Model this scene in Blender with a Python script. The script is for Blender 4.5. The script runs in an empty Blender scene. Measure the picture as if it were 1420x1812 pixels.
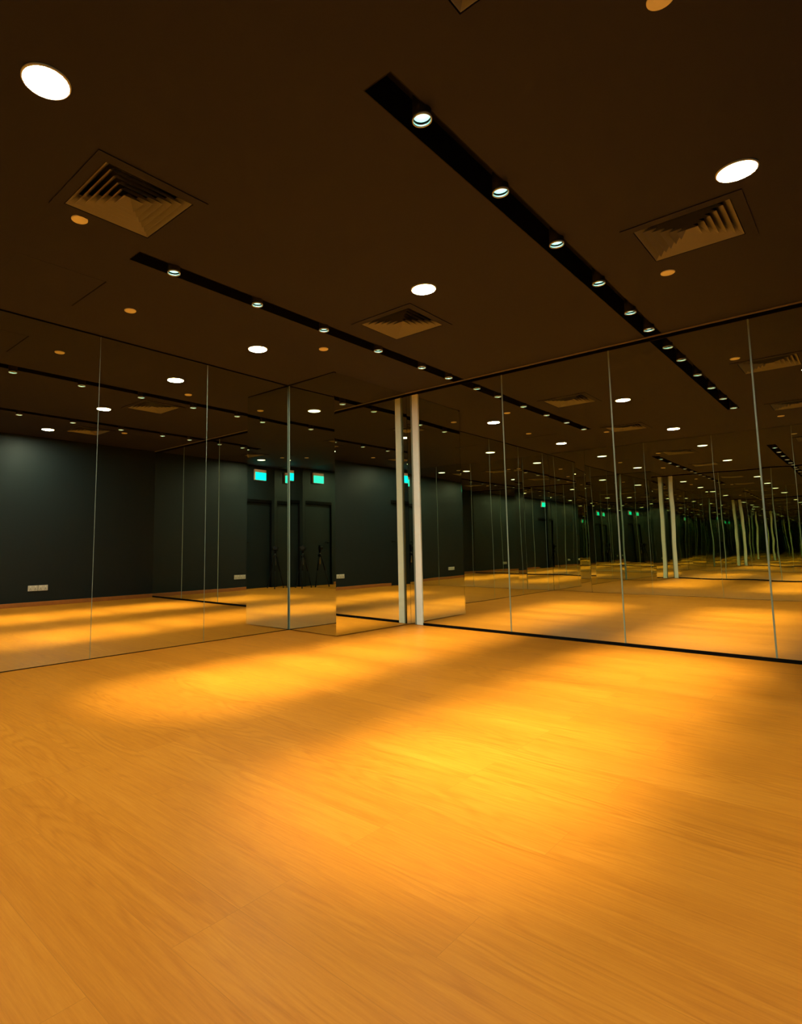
import bpy, bmesh, math, random
from mathutils import Vector, Matrix

scene = bpy.context.scene
COL = scene.collection
R = math.radians

# ------------------------------------------------------------------ camera, world, exposure
H = 2.7                                    # ceiling height
EYE = 0.886
YAW, PITCH, ROLL, FPX, CX, CY = 0.818, 0.105, -0.009, 1016.8, 596.05, 860.6
fw = Vector((math.sin(YAW) * math.cos(PITCH), math.cos(YAW) * math.cos(PITCH), math.sin(PITCH)))
rt = Vector((math.cos(YAW), -math.sin(YAW), 0))
up = rt.cross(fw)
rt2 = math.cos(ROLL) * rt + math.sin(ROLL) * up
up2 = -math.sin(ROLL) * rt + math.cos(ROLL) * up
cd = bpy.data.cameras.new('camera')
cam = bpy.data.objects.new('camera', cd)
COL.objects.link(cam)
cam.matrix_world = Matrix(((rt2.x, up2.x, -fw.x, 0), (rt2.y, up2.y, -fw.y, 0), (rt2.z, up2.z, -fw.z, EYE), (0, 0, 0, 1)))
cd.sensor_fit = 'HORIZONTAL'
cd.sensor_width = 36.0
cd.lens = 36.0 * FPX / 1420.0
cd.shift_x = (710.0 - CX) / 1420.0
cd.shift_y = (CY - 906.0) / 1420.0
cd.clip_start = 0.005
scene.camera = cam

world = bpy.data.worlds.new('dark_world')
world.use_nodes = True
world.node_tree.nodes['Background'].inputs[0].default_value = (0, 0, 0, 1)
scene.world = world
scene.view_settings.view_transform = 'Standard'
scene.view_settings.look = 'None'
scene.view_settings.gamma = 1.0
scene.view_settings.use_curve_mapping = False
scene.view_settings.exposure = 0.0
cy = scene.cycles
cy.max_bounces = 36
cy.glossy_bounces = 32
cy.diffuse_bounces = 4
cy.transmission_bounces = 8
cy.caustics_reflective = True
cy.sample_clamp_indirect = 3.0
cy.blur_glossy = 0.0

# strengths of the room's own lamps
PANEL_GLOW = 440.0          # round ceiling lights
PANEL_COL = (0.97, 1.0, 0.76)
SPOT_W = 395.0               # one spot of the ceiling slots
SPOT_COL = (1.0, 0.93, 0.50)

# ------------------------------------------------------------------ room figures (metres)
A = 4.709        # left mirrored wall, plane y = A
B = 5.466        # right mirrored wall, plane x = B
C = 0.315        # side wall behind the camera, plane x = -C
D = 0.36         # back wall, plane y = -D
PX = 4.243       # side face of the corner pier
PY = 3.981       # front face of the corner pier
RECX = -C        # the left mirrors run to the side wall

# ------------------------------------------------------------------ materials
def new_mat(name):
    m = bpy.data.materials.new(name)
    m.use_nodes = True
    return m, m.node_tree.nodes, m.node_tree.links, m.node_tree.nodes['Principled BSDF']

def plain(name, col, rough=0.6, metal=0.0, spec=0.5, noise=0.0, scale=40.0, bump=0.0):
    m, n, l, p = new_mat(name)
    p.inputs['Base Color'].default_value = (*col, 1)
    p.inputs['Roughness'].default_value = rough
    p.inputs['Metallic'].default_value = metal
    p.inputs['Specular IOR Level'].default_value = spec
    if noise or bump:
        tc = n.new('ShaderNodeTexCoord')
        nz = n.new('ShaderNodeTexNoise')
        nz.inputs['Scale'].default_value = scale
        nz.inputs['Detail'].default_value = 4
        l.new(tc.outputs['Object'], nz.inputs['Vector'])
        if noise:
            mx = n.new('ShaderNodeMix')
            mx.data_type = 'RGBA'
            mx.inputs[6].default_value = (*[c * (1 - noise) for c in col], 1)
            mx.inputs[7].default_value = (*[min(1, c * (1 + noise)) for c in col], 1)
            l.new(nz.outputs['Fac'], mx.inputs[0])
            l.new(mx.outputs[2], p.inputs['Base Color'])
        if bump:
            b = n.new('ShaderNodeBump')
            b.inputs['Strength'].default_value = bump
            b.inputs['Distance'].default_value = 0.002
            l.new(nz.outputs['Fac'], b.inputs['Height'])
            l.new(b.outputs['Normal'], p.inputs['Normal'])
    return m

def glow(name, col, strength):
    m, n, l, p = new_mat(name)
    p.inputs['Base Color'].default_value = (*[min(1, c) for c in col], 1)
    p.inputs['Emission Color'].default_value = (*col, 1)
    p.inputs['Emission Strength'].default_value = strength
    return m

def mirror_mat(name, tint, wave):
    m, n, l, p = new_mat(name)
    p.inputs['Base Color'].default_value = (*tint, 1)
    p.inputs['Metallic'].default_value = 1.0
    p.inputs['Roughness'].default_value = 0.0
    tc = n.new('ShaderNodeTexCoord')
    nz = n.new('ShaderNodeTexNoise')
    nz.inputs['Scale'].default_value = 1.6
    nz.inputs['Detail'].default_value = 1.0
    nz.inputs['Roughness'].default_value = 0.3
    b = n.new('ShaderNodeBump')
    b.inputs['Strength'].default_value = 1.0
    b.inputs['Distance'].default_value = wave
    l.new(tc.outputs['Object'], nz.inputs['Vector'])
    l.new(nz.outputs['Fac'], b.inputs['Height'])
    if wave > 0:
        l.new(b.outputs['Normal'], p.inputs['Normal'])
    return m

def wood_floor(name):
    m, n, l, p = new_mat(name)
    def math_(op, a, b_=None, clamp=False):
        k = n.new('ShaderNodeMath'); k.operation = op; k.use_clamp = clamp
        for i, v in enumerate((a, b_)):
            if v is None: continue
            if isinstance(v, (int, float)): k.inputs[i].default_value = v
            else: l.new(v, k.inputs[i])
        return k.outputs[0]
    tc = n.new('ShaderNodeTexCoord')
    sp = n.new('ShaderNodeSeparateXYZ'); l.new(tc.outputs['Object'], sp.inputs[0])
    cb = n.new('ShaderNodeCombineXYZ')                     # planks run along y
    l.new(sp.outputs['Y'], cb.inputs['X']); l.new(sp.outputs['X'], cb.inputs['Y'])
    def brick(mortar):
        br = n.new('ShaderNodeTexBrick')
        br.offset = 0.37; br.offset_frequency = 3; br.squash = 1.0
        br.inputs['Scale'].default_value = 1.0
        br.inputs['Brick Width'].default_value = 1.22
        br.inputs['Row Height'].default_value = 0.187
        br.inputs['Mortar Size'].default_value = mortar
        br.inputs['Mortar Smooth'].default_value = 0.3
        br.inputs['Bias'].default_value = 0.0
        br.inputs['Color1'].default_value = (0, 0, 0, 1)
        br.inputs['Color2'].default_value = (1, 1, 1, 1)
        br.inputs['Mortar'].default_value = (0.5, 0.5, 0.5, 1)
        l.new(cb.outputs[0], br.inputs['Vector'])
        return br
    br = brick(0.0009)
    plank = n.new('ShaderNodeSeparateColor'); l.new(br.outputs['Color'], plank.inputs[0])
    pv = plank.outputs[0]                                   # one random value per plank
    shift = math_('MULTIPLY', pv, 37.0)
    gx = n.new('ShaderNodeCombineXYZ')                      # grain space, stretched along the plank
    l.new(math_('ADD', sp.outputs['X'], shift), gx.inputs['X'])
    l.new(math_('MULTIPLY', sp.outputs['Y'], 0.055), gx.inputs['Y'])
    l.new(shift, gx.inputs['Z'])
    def noise(scale, detail, rough, dist=0.0):
        z = n.new('ShaderNodeTexNoise')
        z.inputs['Scale'].default_value = scale; z.inputs['Detail'].default_value = detail
        z.inputs['Roughness'].default_value = rough; z.inputs['Distortion'].default_value = dist
        l.new(gx.outputs[0], z.inputs['Vector']); return z.outputs['Fac']
    fine = noise(150.0, 5.0, 0.65, 0.2)
    mid = noise(34.0, 4.0, 0.55, 0.6)
    big = noise(7.0, 2.0, 0.5, 0.5)
    # cathedral figure: contour lines of a slow field
    fld = n.new('ShaderNodeTexNoise'); fld.inputs['Scale'].default_value = 6.5
    fld.inputs['Detail'].default_value = 1.5; fld.inputs['Roughness'].default_value = 0.4
    gy = n.new('ShaderNodeCombineXYZ')
    l.new(math_('ADD', sp.outputs['X'], shift), gy.inputs['X'])
    l.new(math_('MULTIPLY', sp.outputs['Y'], 0.15), gy.inputs['Y']); l.new(shift, gy.inputs['Z'])
    l.new(gy.outputs[0], fld.inputs['Vector'])
    rings = math_('SINE', math_('ADD', math_('MULTIPLY', fld.outputs['Fac'], 95.0), math_('MULTIPLY', mid, 3.0)))
    rings = math_('POWER', math_('ADD', math_('MULTIPLY', rings, 0.5), 0.5), 2.2)
    mask = n.new('ShaderNodeMapRange'); l.new(big, mask.inputs[0])
    mask.inputs[1].default_value = 0.44; mask.inputs[2].default_value = 0.62
    rings = math_('MULTIPLY', rings, mask.outputs[0])
    t = math_('ADD', math_('MULTIPLY', fine, 0.40), math_('MULTIPLY', mid, 0.33))
    t = math_('ADD', t, math_('MULTIPLY', big, 0.27))
    t = math_('ADD', t, math_('MULTIPLY', math_('SUBTRACT', pv, 0.5), 0.085))
    t = math_('SUBTRACT', t, math_('MULTIPLY', rings, 0.125))
    ramp = n.new('ShaderNodeValToRGB'); l.new(t, ramp.inputs[0])
    e = ramp.color_ramp.elements
    e[0].position = 0.20; e[0].color = (0.42, 0.118, 0.0065, 1)
    e[1].position = 0.82; e[1].color = (0.74, 0.285, 0.030, 1)
    k = e.new(0.5); k.color = (0.60, 0.202, 0.015, 1)
    seam = n.new('ShaderNodeMix'); seam.data_type = 'RGBA'
    l.new(math_('MULTIPLY', br.outputs['Fac'], 0.28), seam.inputs[0])
    l.new(ramp.outputs[0], seam.inputs[6]); seam.inputs[7].default_value = (0.22, 0.07, 0.012, 1)
    l.new(seam.outputs[2], p.inputs['Base Color'])
    rr = n.new('ShaderNodeMapRange'); l.new(mid, rr.inputs[0])
    rr.inputs[3].default_value = 0.36; rr.inputs[4].default_value = 0.50
    l.new(rr.outputs[0], p.inputs['Roughness'])
    p.inputs['Specular IOR Level'].default_value = 0.10
    bm_ = n.new('ShaderNodeBump'); bm_.inputs['Strength'].default_value = 0.12; bm_.inputs['Distance'].default_value = 0.001
    l.new(fine, bm_.inputs['Height']); l.new(bm_.outputs['Normal'], p.inputs['Normal'])
    return m

M = {}
M['floor'] = wood_floor('oak_planks')
M['ceiling'] = plain('ceiling_paint', (0.0080, 0.0088, 0.045), 0.75, noise=0.15, scale=260, bump=0.2)
M['wall'] = plain('dark_green_paint', (0.0058, 0.0128, 0.0160), 0.55, noise=0.12, scale=120, bump=0.15, spec=0.3)
M['skirt'] = plain('skirting_wood', (0.42, 0.14, 0.03), 0.45, noise=0.2, scale=30)
M['mirror'] = mirror_mat('mirror_glass', (0.765, 0.805, 0.665), 0.0)
M['mirror_wavy'] = mirror_mat('mirror_glass_wavy', (0.765, 0.805, 0.665), 0.0008)
M['edge'] = plain('polished_glass_edge', (0.22, 0.30, 0.25), 0.4, noise=0.1, scale=20)
M['edge_dark'] = plain('glass_edge_thin', (0.20, 0.25, 0.22), 0.3)
M['post'] = plain('pale_metal_strip', (0.82, 0.92, 0.90), 0.45, noise=0.04, scale=30)
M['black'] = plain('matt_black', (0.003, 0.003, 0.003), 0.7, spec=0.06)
M['brass'] = plain('bronze_lip', (0.26, 0.23, 0.20), 0.5)
M['slot'] = plain('trough_black', (0.003, 0.003, 0.0035), 0.7, spec=0.2)
M['disc'] = plain('white_enamel', (0.96, 0.95, 0.93), 0.5)
M['vent'] = plain('vent_beige', (0.21, 0.22, 0.26), 0.5)
M['vent_dark'] = plain('vent_duct', (0.008, 0.010, 0.010), 0.8)
M['lamp_body'] = plain('lamp_black', (0.003, 0.003, 0.0035), 0.6, spec=0.2)
M['lamp_rim'] = plain('lamp_rim_silver', (0.75, 0.80, 0.80), 0.25, metal=0.6)
M['lens'] = glow('lamp_lens', (0.45, 0.95, 0.86), 0.55)
M['bulb'] = glow('lamp_bulb', (1.0, 0.96, 0.86), 25.0)
M['panel'] = glow('light_diffuser', PANEL_COL, PANEL_GLOW)
M['trim'] = plain('light_trim_white', (0.80, 0.80, 0.78), 0.4)
M['socket'] = plain('socket_plastic', (0.62, 0.58, 0.52), 0.35)
M['steel'] = plain('brushed_steel', (0.55, 0.55, 0.53), 0.3, metal=1.0)
M['sign_face'] = glow('sign_green', (0.0, 1.0, 0.98), 1.8)
M['sign_text'] = glow('sign_lettering', (0.0, 0.70, 1.0), 1.2)
M['sign_box'] = plain('sign_housing', (0.85, 0.55, 0.45), 0.5)
M['rubber'] = plain('rubber', (0.012, 0.012, 0.012), 0.8)
M['glass_lens'] = plain('camera_glass', (0.02, 0.02, 0.03), 0.05)

# ------------------------------------------------------------------ builders
def link(name, bm, mat, parent=None, smooth=False, bevel=0.0):
    bmesh.ops.recalc_face_normals(bm, faces=bm.faces[:])
    me = bpy.data.meshes.new(name)
    bm.to_mesh(me); bm.free()
    me.materials.append(mat)
    if smooth:
        for f in me.polygons: f.use_smooth = True
    o = bpy.data.objects.new(name, me)
    COL.objects.link(o)
    if parent is not None: o.parent = parent
    if bevel:
        b = o.modifiers.new('bevel', 'BEVEL'); b.width = bevel; b.segments = 2; b.limit_method = 'ANGLE'
    return o

def box(bm, a, b):
    (x0, y0, z0), (x1, y1, z1) = a, b
    v = [bm.verts.new(p) for p in ((x0, y0, z0), (x1, y0, z0), (x1, y1, z0), (x0, y1, z0),
                                   (x0, y0, z1), (x1, y0, z1), (x1, y1, z1), (x0, y1, z1))]
    for q in ((0, 3, 2, 1), (4, 5, 6, 7), (0, 1, 5, 4), (1, 2, 6, 5), (2, 3, 7, 6), (3, 0, 4, 7)):
        bm.faces.new([v[i] for i in q])
    return bm

def prism(bm, pts, z0, z1):
    lo = [bm.verts.new((x, y, z0)) for x, y in pts]
    hi = [bm.verts.new((x, y, z1)) for x, y in pts]
    k = len(pts)
    bm.faces.new(lo[::-1]); bm.faces.new(hi)
    for i in range(k):
        bm.faces.new((lo[i], lo[(i + 1) % k], hi[(i + 1) % k], hi[i]))
    return bm

def lathe(bm, prof, seg=40, c=(0, 0), closed=False):
    rings = []
    for r, z in prof:
        if r < 1e-6: rings.append([bm.verts.new((c[0], c[1], z))])
        else: rings.append([bm.verts.new((c[0] + r * math.cos(2 * math.pi * i / seg), c[1] + r * math.sin(2 * math.pi * i / seg), z)) for i in range(seg)])
    pairs = list(zip(rings, rings[1:])) + ([(rings[-1], rings[0])] if closed else [])
    for p, q in pairs:
        for i in range(seg):
            j = (i + 1) % seg
            if len(p) == 1 and len(q) == 1: continue
            if len(p) == 1: bm.faces.new((p[0], q[i], q[j]))
            elif len(q) == 1: bm.faces.new((p[i], q[0], p[j]))
            else: bm.faces.new((p[i], q[i], q[j], p[j]))
    return bm

def tube(bm, a, b, r0, r1, seg=14):
    a, b = Vector(a), Vector(b)
    d = (b - a).normalized()
    u = d.orthogonal().normalized(); w = d.cross(u)
    ra = [bm.verts.new(a + r0 * (math.cos(t) * u + math.sin(t) * w)) for t in [2 * math.pi * i / seg for i in range(seg)]]
    rb = [bm.verts.new(b + r1 * (math.cos(t) * u + math.sin(t) * w)) for t in [2 * math.pi * i / seg for i in range(seg)]]
    for i in range(seg):
        j = (i + 1) % seg
        bm.faces.new((ra[i], ra[j], rb[j], rb[i]))
    bm.faces.new(ra[::-1]); bm.faces.new(rb)
    return bm

def tag(o, label, cat, group=None):
    o['label'] = label; o['category'] = cat
    if group: o['group'] = group
    return o

def thing(name, label, cat, loc=(0, 0, 0), group=None, rot=0.0):
    o = bpy.data.objects.new(name, None)
    o.empty_display_size = 0.05
    COL.objects.link(o)
    o.location = loc; o.rotation_euler = (0, 0, rot)
    return tag(o, label, cat, group)

def struct(name, bm, mat, parent=None, **k):
    o = link(name, bm, mat, parent, **k)
    if parent is None: o['kind'] = 'structure'
    return o

def dup(root, loc, label):
    r = root.copy(); COL.objects.link(r); r.location = loc; r['label'] = label
    for ch in list(root.children):
        c = ch.copy(); COL.objects.link(c); c.parent = r
        for g in list(ch.children):
            d = g.copy(); COL.objects.link(d); d.parent = c
    return r

NB = bmesh.new

# ------------------------------------------------------------------ floor and ceiling
struct('floor', box(NB(), (-C - 0.1, -D - 0.35, -0.06), (B + 0.15, A + 0.15, 0.0)), M['floor'])

SLOT_X0, SLOT_W = 1.63, 0.138
SLOTS = [3.166, 1.224]                                      # y of each slot's near edge
VENTS = [(1.345, 2.745), (3.70, 2.715), (3.755, 0.665), (1.365, 0.665)]
VH = 0.243                                                  # half size of a vent opening
holes = [(SLOT_X0, B, y, y + SLOT_W) for y in SLOTS] + [(x - VH, x + VH, y - VH, y + VH) for x, y in VENTS]
xs = sorted({RECX - 0.1, B + 0.15, *[h[0] for h in holes], *[h[1] for h in holes]})
ys = sorted({-D - 0.35, A + 0.15, *[h[2] for h in holes], *[h[3] for h in holes]})
bm = NB()
vt = {}
def gv(x, y):
    if (x, y) not in vt: vt[(x, y)] = bm.verts.new((x, y, H))
    return vt[(x, y)]
for i in range(len(xs) - 1):
    for j in range(len(ys) - 1):
        mx, my = (xs[i] + xs[i + 1]) / 2, (ys[j] + ys[j + 1]) / 2
        if any(h[0] < mx < h[1] and h[2] < my < h[3] for h in holes): continue
        bm.faces.new((gv(xs[i], ys[j]), gv(xs[i], ys[j + 1]), gv(xs[i + 1], ys[j + 1]), gv(xs[i + 1], ys[j])))
ret = bmesh.ops.extrude_face_region(bm, geom=bm.faces[:])
bmesh.ops.translate(bm, verts=[g for g in ret['geom'] if isinstance(g, bmesh.types.BMVert)], vec=(0, 0, 0.02))
struct('ceiling', bm, M['ceiling'])
struct('ceiling_slab', box(NB(), (RECX - 0.1, -D - 0.35, H + 0.25), (B + 0.15, A + 0.15, H + 0.32)), M['black'])

# ------------------------------------------------------------------ walls
DOOR0, DOOR1, DOORH, DREC = -0.235, 0.60, 1.95, 0.06
struct('wall_left', box(NB(), (RECX - 0.1, A + 0.012, 0), (B + 0.15, A + 0.12, H + 0.25)), M['wall'])
struct('wall_right', box(NB(), (B + 0.012, -D - 0.3, 0), (B + 0.13, A + 0.012, H + 0.25)), M['wall'])
bm = NB()
box(bm, (DOOR1, -D - 0.3, 0), (B + 0.012, -D, H + 0.25))
box(bm, (-C - 0.15, -D - 0.3, 0), (DOOR0, -D, H + 0.25))
box(bm, (DOOR0, -D - 0.3, DOORH), (DOOR1, -D, H + 0.25))
struct('wall_back', bm, M['wall'])
SIDE_END = A
bm = NB()
box(bm, (-C - 0.15, -D, 0), (-C - 0.012, A + 0.012, H + 0.25))
struct('wall_side', bm, M['wall'])
struct('baseboard_back', box(NB(), (DOOR1 + 0.03, -D, 0), (B, -D + 0.012, 0.066)), M['skirt'], bevel=0.003)
struct('trim_1', box(NB(), (RECX, A + 0.001, H - 0.012), (PX + 0.01, A + 0.012, H)), M['black'])     # shadow gap over the left mirrors
bm = NB()
box(bm, (B - 0.004, -D, 0.0), (B + 0.012, PY - 0.18, 0.028))
struct('trim_2', bm, M['black'])                                            # black foot rail of the right mirrors
bm = NB()
box(bm, (B - 0.006, -D, H - 0.040), (B + 0.012, PY + 0.02, H - 0.010))
struct('trim_3', bm, M['black'])
struct('trim_4', box(NB(), (B - 0.022, -D, H - 0.010), (B + 0.012, PY + 0.02, H - 0.0005)), M['brass'])

# door in its deep reveal
door = struct('door_1', box(NB(), (DOOR0 + 0.01, -D - DREC - 0.045, 0.006), (DOOR1 - 0.01, -D - DREC, DOORH - 0.07)), M['wall'], bevel=0.002)
bm = NB()
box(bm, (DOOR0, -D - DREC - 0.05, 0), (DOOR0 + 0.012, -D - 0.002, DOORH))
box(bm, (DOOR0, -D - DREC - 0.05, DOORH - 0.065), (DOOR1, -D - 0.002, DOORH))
link('door_reveal_shade', bm, M['black'], door)  # black header and one side paint in the shadow of the reveal
link('door_jamb', box(NB(), (DOOR1 - 0.010, -D - DREC - 0.05, 0), (DOOR1, -D - 0.002, DOORH - 0.066)), M['wall'], door)
bm = NB()
hx = DOOR1 - 0.085
tube(bm, (hx, -D - DREC, 1.0), (hx, -D - DREC + 0.008, 1.0), 0.026, 0.026, 20)
tube(bm, (hx, -D - DREC + 0.008, 1.0), (hx, -D - DREC + 0.05, 1.0), 0.009, 0.009)
tube(bm, (hx, -D - DREC + 0.046, 1.0), (hx - 0.12, -D - DREC + 0.046, 1.0), 0.010, 0.008)
link('door_handle', bm, M['lamp_body'], door, smooth=True)
bm = NB()
box(bm, (DOOR0, -D - DREC - 0.06, 0.0), (DOOR1, -D - DREC - 0.046, DOORH))
struct('wall_back_reveal', bm, M['black'])

# ------------------------------------------------------------------ mirrors
T = 0.010
def panel(axis, plane, a, b, z0, z1, label, group, mat='mirror', joint=None, jw=0.0, tilt=0.0, sign=1):
    """One mirror sheet. axis 'y': face in plane y=plane seen from smaller y; axis 'x': face in plane x=plane; sign +1 backs towards larger values."""
    o = thing('mirror_panel', label, 'mirror', group=group)
    mid = (a + b) / 2
    if axis == 'y': o.location = (mid, plane, 0)
    else: o.location = (plane, mid, 0)
    o.rotation_euler = (0, 0, tilt)
    h = (b - a) / 2 - 0.0006
    g0, g1 = -h, h
    if joint is not None:
        if joint < 0: g0 = -h + jw
        else: g1 = h - jw
    bm = NB()
    if axis == 'y': box(bm, (g0, 0 if sign > 0 else -T, z0), (g1, T if sign > 0 else 0, z1))
    else: box(bm, (0 if sign > 0 else -T, g0, z0), (T if sign > 0 else 0, g1, z1))
    link('mirror_glass', bm, M[mat], o)
    if joint is not None:                                   # ground edge along one side of the sheet
        e0, e1 = (-h, -h + jw) if joint < 0 else (h - jw, h)
        bm = NB()
        d0, d1 = (-0.0015, T) if sign > 0 else (-T, 0.0015)
        if axis == 'y': box(bm, (e0, d0, z0), (e1, d1, z1))
        else: box(bm, (d0, e0, z0), (d1, e1, z1))
        link('ground_edge', bm, M['edge'], o)
    return o

W = [4.243, 3.170, 2.094, 1.020, -0.050, -C + 0.003]
wl = ['tall mirror sheet on the left wall meeting the mirrored corner pier',
      'tall mirror sheet on the left wall, second from the corner pier',
      'tall mirror sheet on the left wall, third from the corner pier',
      'mirror sheet on the left wall, fourth from the corner pier, seen only by reflection',
      'narrow last mirror sheet of the left wall, in the corner with the side wall']
for i in range(5):
    panel('y', A, W[i + 1], W[i], 0.008, H - 0.012, wl[i], 'mirror sheets of the left wall', 'mirror', joint=-1 if i < 4 else None, jw=0.003)
RJ = [3.800, 2.737, 1.672, 0.614, -D]
rl = ['tall mirror sheet on the right wall beside the pale vertical strip',
      'tall mirror sheet on the right wall, second from the pale strip',
      'tall mirror sheet on the right wall, third from the pale strip',
      'mirror sheet at the far end of the right wall, running into the back wall']
for i in range(4):
    panel('x', B, RJ[i + 1], RJ[i], 0.028, H - 0.040, rl[i], 'mirror sheets of the right wall', 'mirror_wavy', joint=-1 if i < 3 else None, jw=0.011)
panel('x', B, 3.903, PY + 0.02, 0.003, H - 0.040, 'narrow mirror sliver between the pale strip and the corner pier', 'mirror sheets of the right wall', 'mirror')

# corner pier, turned about one degree
tp, tf = R(-1.35), R(-1.0)
pier_in = struct('wall_corner', prism(NB(), [(PX + 0.03, PY + 0.035), (B + 0.01, PY + 0.015), (B + 0.01, A + 0.01), (PX + 0.03, A + 0.01)], 0, H + 0.2), M['wall'])
panel('x', PX, PY + 0.008, A - 0.001, 0.008, H - 0.010, 'mirror sheet on the side face of the corner pier', 'mirror sheets of the corner pier', 'mirror', joint=1, jw=0.017, tilt=tp)
panel('y', PY, PX + 0.002, B - 0.002, 0.008, H - 0.004, 'wide mirror sheet on the front face of the corner pier', 'mirror sheets of the corner pier', 'mirror', tilt=tf)
struct('trim_5', prism(NB(), [(PX - 0.004, PY + 0.008), (PX + 0.02, PY + 0.008), (PX + 0.02, A), (PX - 0.004 , A)], H - 0.010, H - 0.0005), M['black'])

# side wall behind the camera
XJ = [A - 0.003, 4.165, 4.075, 3.985, 2.95, 1.90, 0.85, -D]
xl = ['mirror sheet of the side wall in the corner with the left mirrored wall',
      'slim turned mirror strip of the side wall, nearer the left mirrored wall', 'slim turned mirror strip of the side wall, farther from the left mirrored wall',
      'tall mirror sheet on the side wall next to the two slim strips', 'tall mirror sheet on the side wall, second from the slim strips',
      'tall mirror sheet on the side wall, third from the slim strips', 'mirror sheet of the side wall beside the camera tripod and the door']
for i in range(7):
    slim = i in (1, 2)
    panel('x', -C + (0.012 if slim else 0), XJ[i + 1], XJ[i], 0.004, H - 0.004, xl[i], 'mirror sheets of the side wall', 'mirror' if slim else 'mirror_wavy',
          joint=-1 if i not in (1, 2, 6) else None, jw=0.003, tilt=R(-4.0) if slim else R(-0.2), sign=-1)

# pale strip at the edge of the right mirrors
st = thing('edge_strip', 'pale vertical metal strip where the right mirrors stop short of the corner pier', 'trim strip', (B, 3.853, 0))
link('strip_face', box(NB(), (-0.012, -0.050, 0.003), (0.010, 0.032, H - 0.041)), M['post'], st, bevel=0.002)
link('strip_return', box(NB(), (-0.016, 0.034, 0.003), (0.010, 0.050, H - 0.041)), M['edge_dark'], st, bevel=0.002)

# ------------------------------------------------------------------ ceiling fittings
# light troughs
def trough(y, label):
    t = thing('light_trough', label, 'light slot', (SLOT_X0, y, H), 'recessed light slots')
    L, d, w = B - SLOT_X0 - 0.001, 0.16, SLOT_W
    bm = NB()
    e = 0.004
    box(bm, (0.0, 0.0, d), (L, w, d + e))
    box(bm, (0.0, 0.0, -0.001), (L, e, d)); box(bm, (0.0, w - e, -0.001), (L, w, d))
    box(bm, (0.0, e, -0.001), (e, w - e, d))
    link('trough_lining', bm, M['slot'], t)
    bm = NB(); box(bm, (0.05, w / 2 - 0.018, d - 0.032), (L, w / 2 + 0.018, d - 0.001))
    link('track_rail', bm, M['black'], t)
    return t
trough(SLOTS[0], 'long black recessed ceiling slot nearer the left mirrored wall')
trough(SLOTS[1], 'long black recessed ceiling slot farther from the left mirrored wall')

# spot lamps hanging in the troughs
def make_spot(label):
    s = thing('spot_lamp', label, 'spotlight', (0, 0, H), 'spotlights in the ceiling slots')
    bm = NB()
    lathe(bm, [(0.0, 0.118), (0.030, 0.118), (0.040, 0.10), (0.047, 0.07), (0.049, -0.030), (0.0455, -0.030), (0.0445, -0.005), (0.040, 0.06), (0.036, 0.09), (0.0, 0.10)])
    body = link('housing', bm, M['lamp_body'], s, smooth=True)
    body.data.polygons.foreach_set('use_smooth', [True] * len(body.data.polygons))
    link('rim', lathe(NB(), [(0.0455, -0.030), (0.051, -0.030), (0.052, -0.037), (0.050, -0.042), (0.0465, -0.042), (0.0445, -0.036)], closed=True), M['lamp_rim'], s, smooth=True)
    link('reflector', lathe(NB(), [(0.044, -0.020), (0.038, -0.004), (0.026, 0.016), (0.012, 0.026), (0.0, 0.027)]), M['lens'], s, smooth=True)
    link('bulb', lathe(NB(), [(0.0, 0.004), (0.008, 0.007), (0.011, 0.016), (0.008, 0.024), (0.0, 0.026)], seg=20), M['bulb'], s, smooth=True)
    link('mount', box(NB(), (-0.012, -0.012, 0.115), (0.012, 0.012, 0.135)), M['black'], s)
    ld = bpy.data.lights.new('beam', 'SPOT')
    ld.color = SPOT_COL
    ld.spot_size = R(36); ld.spot_blend = 1.0; ld.shadow_soft_size = 0.03
    for ch in s.children:
        for v in ch.data.vertices: v.co.x *= 0.82; v.co.y *= 0.82
    lo = bpy.data.objects.new('beam', ld); COL.objects.link(lo); lo.parent = s; lo.location = (0, 0, -0.046)
    return s
SPX = [1.885, 2.575, 3.275, 3.985, 4.675, 5.170]
ordw = ['first', 'second', 'third', 'fourth', 'fifth', 'sixth']
def spot_label(i, k):
    slot = 'slot near left mirrors' if k == 0 else 'slot away from left mirrors'
    end = 'touching the right wall' if i == 5 else f'{ordw[i]} from its closed end'
    return f'silver rimmed spotlight in {slot}, {end}'
spot0 = None
POW = [[0.85, 1.12, 0.72, 0.92, 0.65, 0.55], [0.92, 1.0, 0.8, 0.88, 0.95, 0.8]]
for k, y in enumerate((3.196, 1.256)):
    for i, x in enumerate(SPX):
        lab = spot_label(i, k)
        if spot0 is None:
            spot0 = make_spot(lab); s = spot0; spot0.location = (x, y, H)
        else:
            s = dup(spot0, (x, y, H), lab)
            for ch in s.children:
                if ch.type == 'LIGHT': ch.data = ch.data.copy()
        for ch in s.children:
            if ch.type == 'LIGHT':
                ch.data.energy = SPOT_W * POW[k][i]
                ch.rotation_euler = (0, R(-4.5) if k == 0 else R(1.5), 0)
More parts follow.
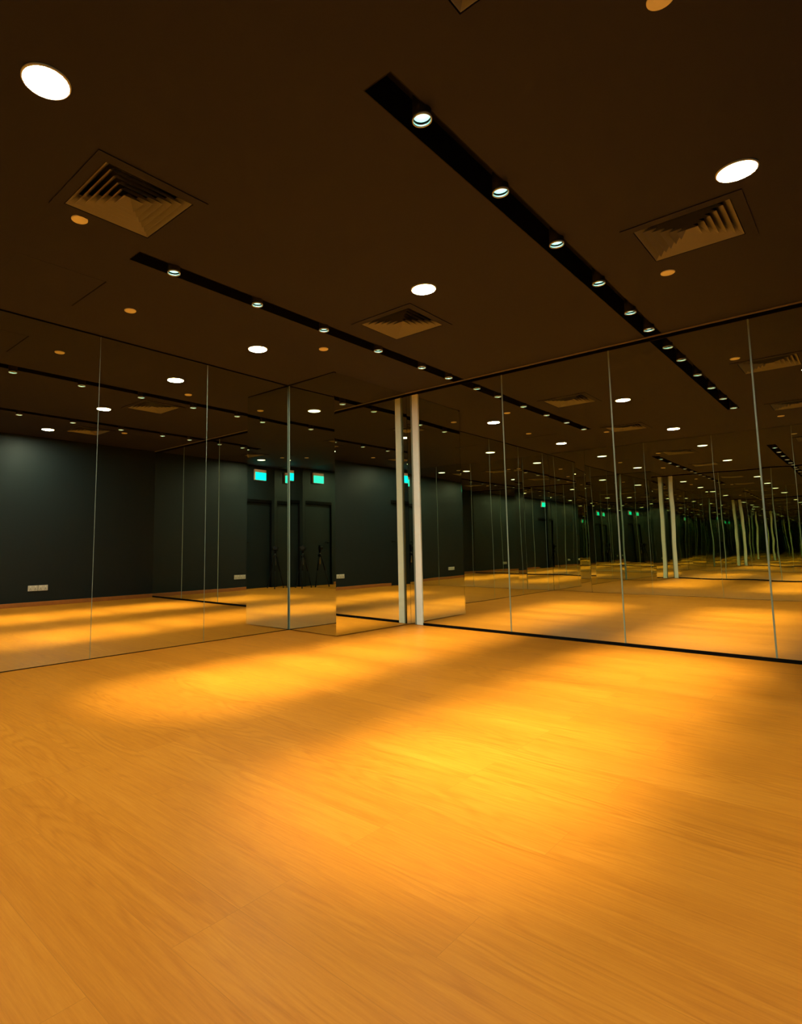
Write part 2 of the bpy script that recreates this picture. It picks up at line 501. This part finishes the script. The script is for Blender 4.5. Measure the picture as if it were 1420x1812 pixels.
# round ceiling lights
def make_light(label):
    t = thing('ceiling_light', label, 'ceiling light', (0, 0, H), 'round ceiling lights')
    link('light_trim', lathe(NB(), [(0.081, 0.0), (0.089, 0.0), (0.089, -0.006), (0.085, -0.010), (0.081, -0.008)], closed=True, seg=48), M['trim'], t, smooth=True)
    link('diffuser', lathe(NB(), [(0.0, -0.0075), (0.081, -0.0065), (0.081, -0.001), (0.0, -0.001)], seg=48), M['panel'], t)
    return t
LIGHTS = [((0.739, 2.223), 'largest round white ceiling light, above the vent near the left mirrors'),
          ((3.278, 2.209), 'round white ceiling light beside the vent between the two ceiling slots'),
          ((3.269, 0.362), 'round white ceiling light beside the vent next to the right mirrored wall'),
          ((3.239, 4.010), 'round white ceiling light between the slot and the left mirrored wall'),
          ((0.739, 4.010), 'round ceiling light by the far left mirror corner, seen only by reflection'),
          ((0.739, 0.362), 'round ceiling light nearest the camera tripod, seen only by reflection')]
l0 = None
for (x, y), lab in LIGHTS:
    if l0 is None: l0 = make_light(lab); l0.location = (x, y, H)
    else: dup(l0, (x, y, H), lab)

# square air diffusers
def make_vent(label):
    t = thing('air_vent', label, 'air vent', (0, 0, H), 'square ceiling vents')
    F = 0.295
    bm = NB()                                               # flange
    for a, b in (((-F, -F), (F, -VH + 0.004)), ((-F, VH - 0.004), (F, F)), ((-F, -VH + 0.004), (-VH + 0.004, VH - 0.004)), ((VH - 0.004, -VH + 0.004), (F, VH - 0.004))):
        box(bm, (a[0], a[1], -0.006), (b[0], b[1], -0.0005))
    link('flange', bm, M['ceiling'], t)
    bm = NB()
    e = 0.004
    box(bm, (-VH, -VH, 0.16), (VH, VH, 0.165))
    box(bm, (-VH, -VH, 0), (-VH + e, VH, 0.16)); box(bm, (VH - e, -VH, 0), (VH, VH, 0.16))
    box(bm, (-VH + e, -VH, 0), (VH - e, -VH + e, 0.16)); box(bm, (-VH + e, VH - e, 0), (VH - e, VH, 0.16))
    link('duct', bm, M['vent_dark'], t)
    bm = NB()
    def ring(a0, z0, a1, z1, th=0.002):
        loops = []
        for a, z in ((a0, z0), (a1, z1), (a1 - th, z1 + 0.0005), (a0 - th, z0 + 0.0015)):
            loops.append([bm.verts.new(p) for p in ((-a, -a, z), (a, -a, z), (a, a, z), (-a, a, z))])
        for q in range(4):
            p_, n_ = loops[q], loops[(q + 1) % 4]
            for i in range(4):
                bm.faces.new((p_[i], p_[(i + 1) % 4], n_[(i + 1) % 4], n_[i]))
    n_r = 6
    for i in range(n_r):
        a = 0.234 - i * 0.036
        ring(a, -0.004, max(a - 0.046, 0.006), 0.046)
    link('louvres', bm, M['vent'], t)
    return t
vl = ['square louvred ceiling vent between a bright round light and a small plain disc',
      'square louvred ceiling vent between the two ceiling slots, under a round light',
      'square louvred ceiling vent above the right part of the right mirrored wall',
      'dark square ceiling vent cut off by the top edge of the photo']
v0 = None
for (x, y), lab in zip(VENTS, vl):
    if v0 is None: v0 = make_vent(lab); v0.location = (x, y, H)
    else: dup(v0, (x, y, H), lab)

# plain sprinkler cover discs
def make_disc(label):
    bm = lathe(NB(), [(0.0, -0.008), (0.040, -0.0075), (0.043, -0.005), (0.043, -0.0005), (0.0, -0.0005)], seg=36)
    o = link('sprinkler_cover', bm, M['disc'], None)
    return tag(o, label, 'sprinkler cover', 'round sprinkler cover discs')
DISCS = [((1.228, 3.079), 'small orange-lit ceiling disc beside the vent near the left mirrors'),
         ((2.015, 4.036), 'small orange-lit ceiling disc between the slot end and the left mirrored wall'),
         ((3.666, 3.584), 'small orange-lit ceiling disc between the left slot and a round light by the pier'),
         ((4.222, 0.889), 'small orange-lit ceiling disc below the vent by the right mirrored wall'),
         ((2.019, 0.388), 'small orange-lit ceiling disc cut off by the top edge of the photo'),
         ((0.640, 0.880), 'small ceiling disc near the tripod corner, seen only by reflection')]
d0 = None
for (x, y), lab in DISCS:
    if d0 is None: d0 = make_disc(lab); o = d0
    else:
        o = d0.copy(); COL.objects.link(o); o['label'] = lab
    o.location = (x, y, H)

# flush access panel
ap = thing('access_panel', 'flush square ceiling access hatch with one visible seam near the left mirrors', 'access panel', (1.39, 3.985, H))
link('hatch_lid', box(NB(), (-0.275, -0.275, -0.0012), (0.275, 0.275, -0.0003)), M['ceiling'], ap)
bm = NB()
for a, b in (((0.276, -0.28), (0.284, 0.28)),):
    box(bm, (a[0], a[1], -0.002), (b[0], b[1], -0.0003))
link('hatch_seam', bm, M['black'], ap)

# ------------------------------------------------------------------ back wall fittings
def make_socket(label):
    t = thing('wall_socket', label, 'wall socket', (0, -D, 0.28), 'double wall sockets')
    link('face_plate', box(NB(), (-0.073, 0.0, -0.043), (0.073, 0.010, 0.043)), M['socket'], t, bevel=0.003)
    for sx in (-0.036, 0.036):
        g = link('switch', box(NB(), (sx - 0.010, 0.010, 0.014), (sx + 0.010, 0.014, 0.034)), M['trim'], t, bevel=0.001)
        bm = NB()
        for (a, b) in ((-0.004, 0.002), (-0.015, -0.016), (0.007, -0.016)):
            box(bm, (sx + a, 0.0095, b - 0.014), (sx + a + 0.008, 0.0104, b - 0.004))
        link('pin_hole', bm, M['black'], t)
    return t
sk = [(3.405, 'beige wall socket low on the back wall, left of the pair in the left mirror'),
      (3.557, 'beige wall socket low on the back wall, right of the pair in the left mirror'),
      (2.21, 'beige wall socket low on the back wall nearest the dark door'),
      (2.362, 'beige wall socket low on the back wall, second from the dark door')]
s0 = None
for x, lab in sk:
    if s0 is None: s0 = make_socket(lab); s0.location.x = x
    else: dup(s0, (x, -D, 0.28), lab)

ex = thing('exit_sign', 'lit green exit sign under the ceiling above the dark door', 'exit sign', (0.142, -D, 2.465))
link('housing', box(NB(), (-0.165, 0.0, -0.090), (0.165, 0.045, 0.150)), M['sign_box'], ex, bevel=0.003)
link('face', box(NB(), (-0.158, 0.045, -0.085), (0.158, 0.050, 0.085)), M['sign_face'], ex)
fc = bpy.data.curves.new('lettering', 'FONT')
fc.body = 'EXIT'; fc.size = 0.125; fc.align_x = 'CENTER'; fc.align_y = 'CENTER'; fc.extrude = 0.001
fc.materials.append(M['sign_text'])
ft = bpy.data.objects.new('lettering_curve', fc)
fo = bpy.data.objects.new('lettering', bpy.data.meshes.new_from_object(ft)); COL.objects.link(fo)
bpy.data.objects.remove(ft)
fo.parent = ex; fo.location = (0, 0.0515, 0.0); fo.rotation_euler = (R(90), 0, R(180))

# ------------------------------------------------------------------ tripod and camera that took the picture (seen in the mirrored corner)
back = Vector((-fw.x, -fw.y, 0)).normalized()
cx_, cy_ = (back * 0.085).x, (back * 0.085).y
tr = thing('tripod', 'black camera tripod standing in the corner by the door, seen in the mirrored corner', 'tripod', (cx_, cy_, 0))
for k in range(3):
    a = math.atan2(back.y, back.x) + R(60 + 120 * k)
    dx, dy = math.cos(a), math.sin(a)
    bm = NB()
    tube(bm, (dx * 0.03, dy * 0.03, 0.70), (dx * 0.115, dy * 0.115, 0.36), 0.014, 0.013)
    tube(bm, (dx * 0.115, dy * 0.115, 0.375), (dx * 0.198, dy * 0.198, 0.03), 0.0105, 0.0095)
    lg = link('leg', bm, M['lamp_body'], tr, smooth=True)
    link('foot', tube(NB(), (dx * 0.196, dy * 0.196, 0.035), (dx * 0.204, dy * 0.204, 0.0), 0.013, 0.015), M['rubber'], lg, smooth=True)
link('column', tube(NB(), (0, 0, 0.50), (0, 0, 0.76), 0.014, 0.014), M['steel'], tr, smooth=True)
link('shoulder', lathe(NB(), [(0.0, 0.665), (0.035, 0.665), (0.046, 0.685), (0.046, 0.715), (0.028, 0.73), (0.0, 0.73)], seg=24), M['lamp_body'], tr, smooth=True)
link('ball_head', lathe(NB(), [(0.0, 0.755), (0.024, 0.757), (0.028, 0.78), (0.022, 0.80), (0.030, 0.806), (0.030, 0.820), (0.0, 0.820)], seg=24), M['lamp_body'], tr, smooth=True)
cb = thing('photo_camera', 'black photo camera mounted on top of the tripod', 'camera', (cx_, cy_, 0.878), rot=math.atan2(-back.y, -back.x) - R(90))
bm = NB()
box(bm, (-0.068, -0.035, -0.058), (0.068, 0.012, 0.028)); box(bm, (-0.026, -0.033, 0.026), (0.026, 0.016, 0.052))
box(bm, (0.036, -0.03, -0.058), (0.068, 0.026, 0.024))
link('body', bm, M['lamp_body'], cb, bevel=0.006)
link('lens_barrel', tube(NB(), (0, 0.012, -0.008), (0, 0.070, -0.006), 0.034, 0.037, 32), M['rubber'], cb)
link('front_glass', tube(NB(), (0, 0.069, -0.006), (0, 0.0715, -0.006), 0.029, 0.026, 32), M['glass_lens'], cb)
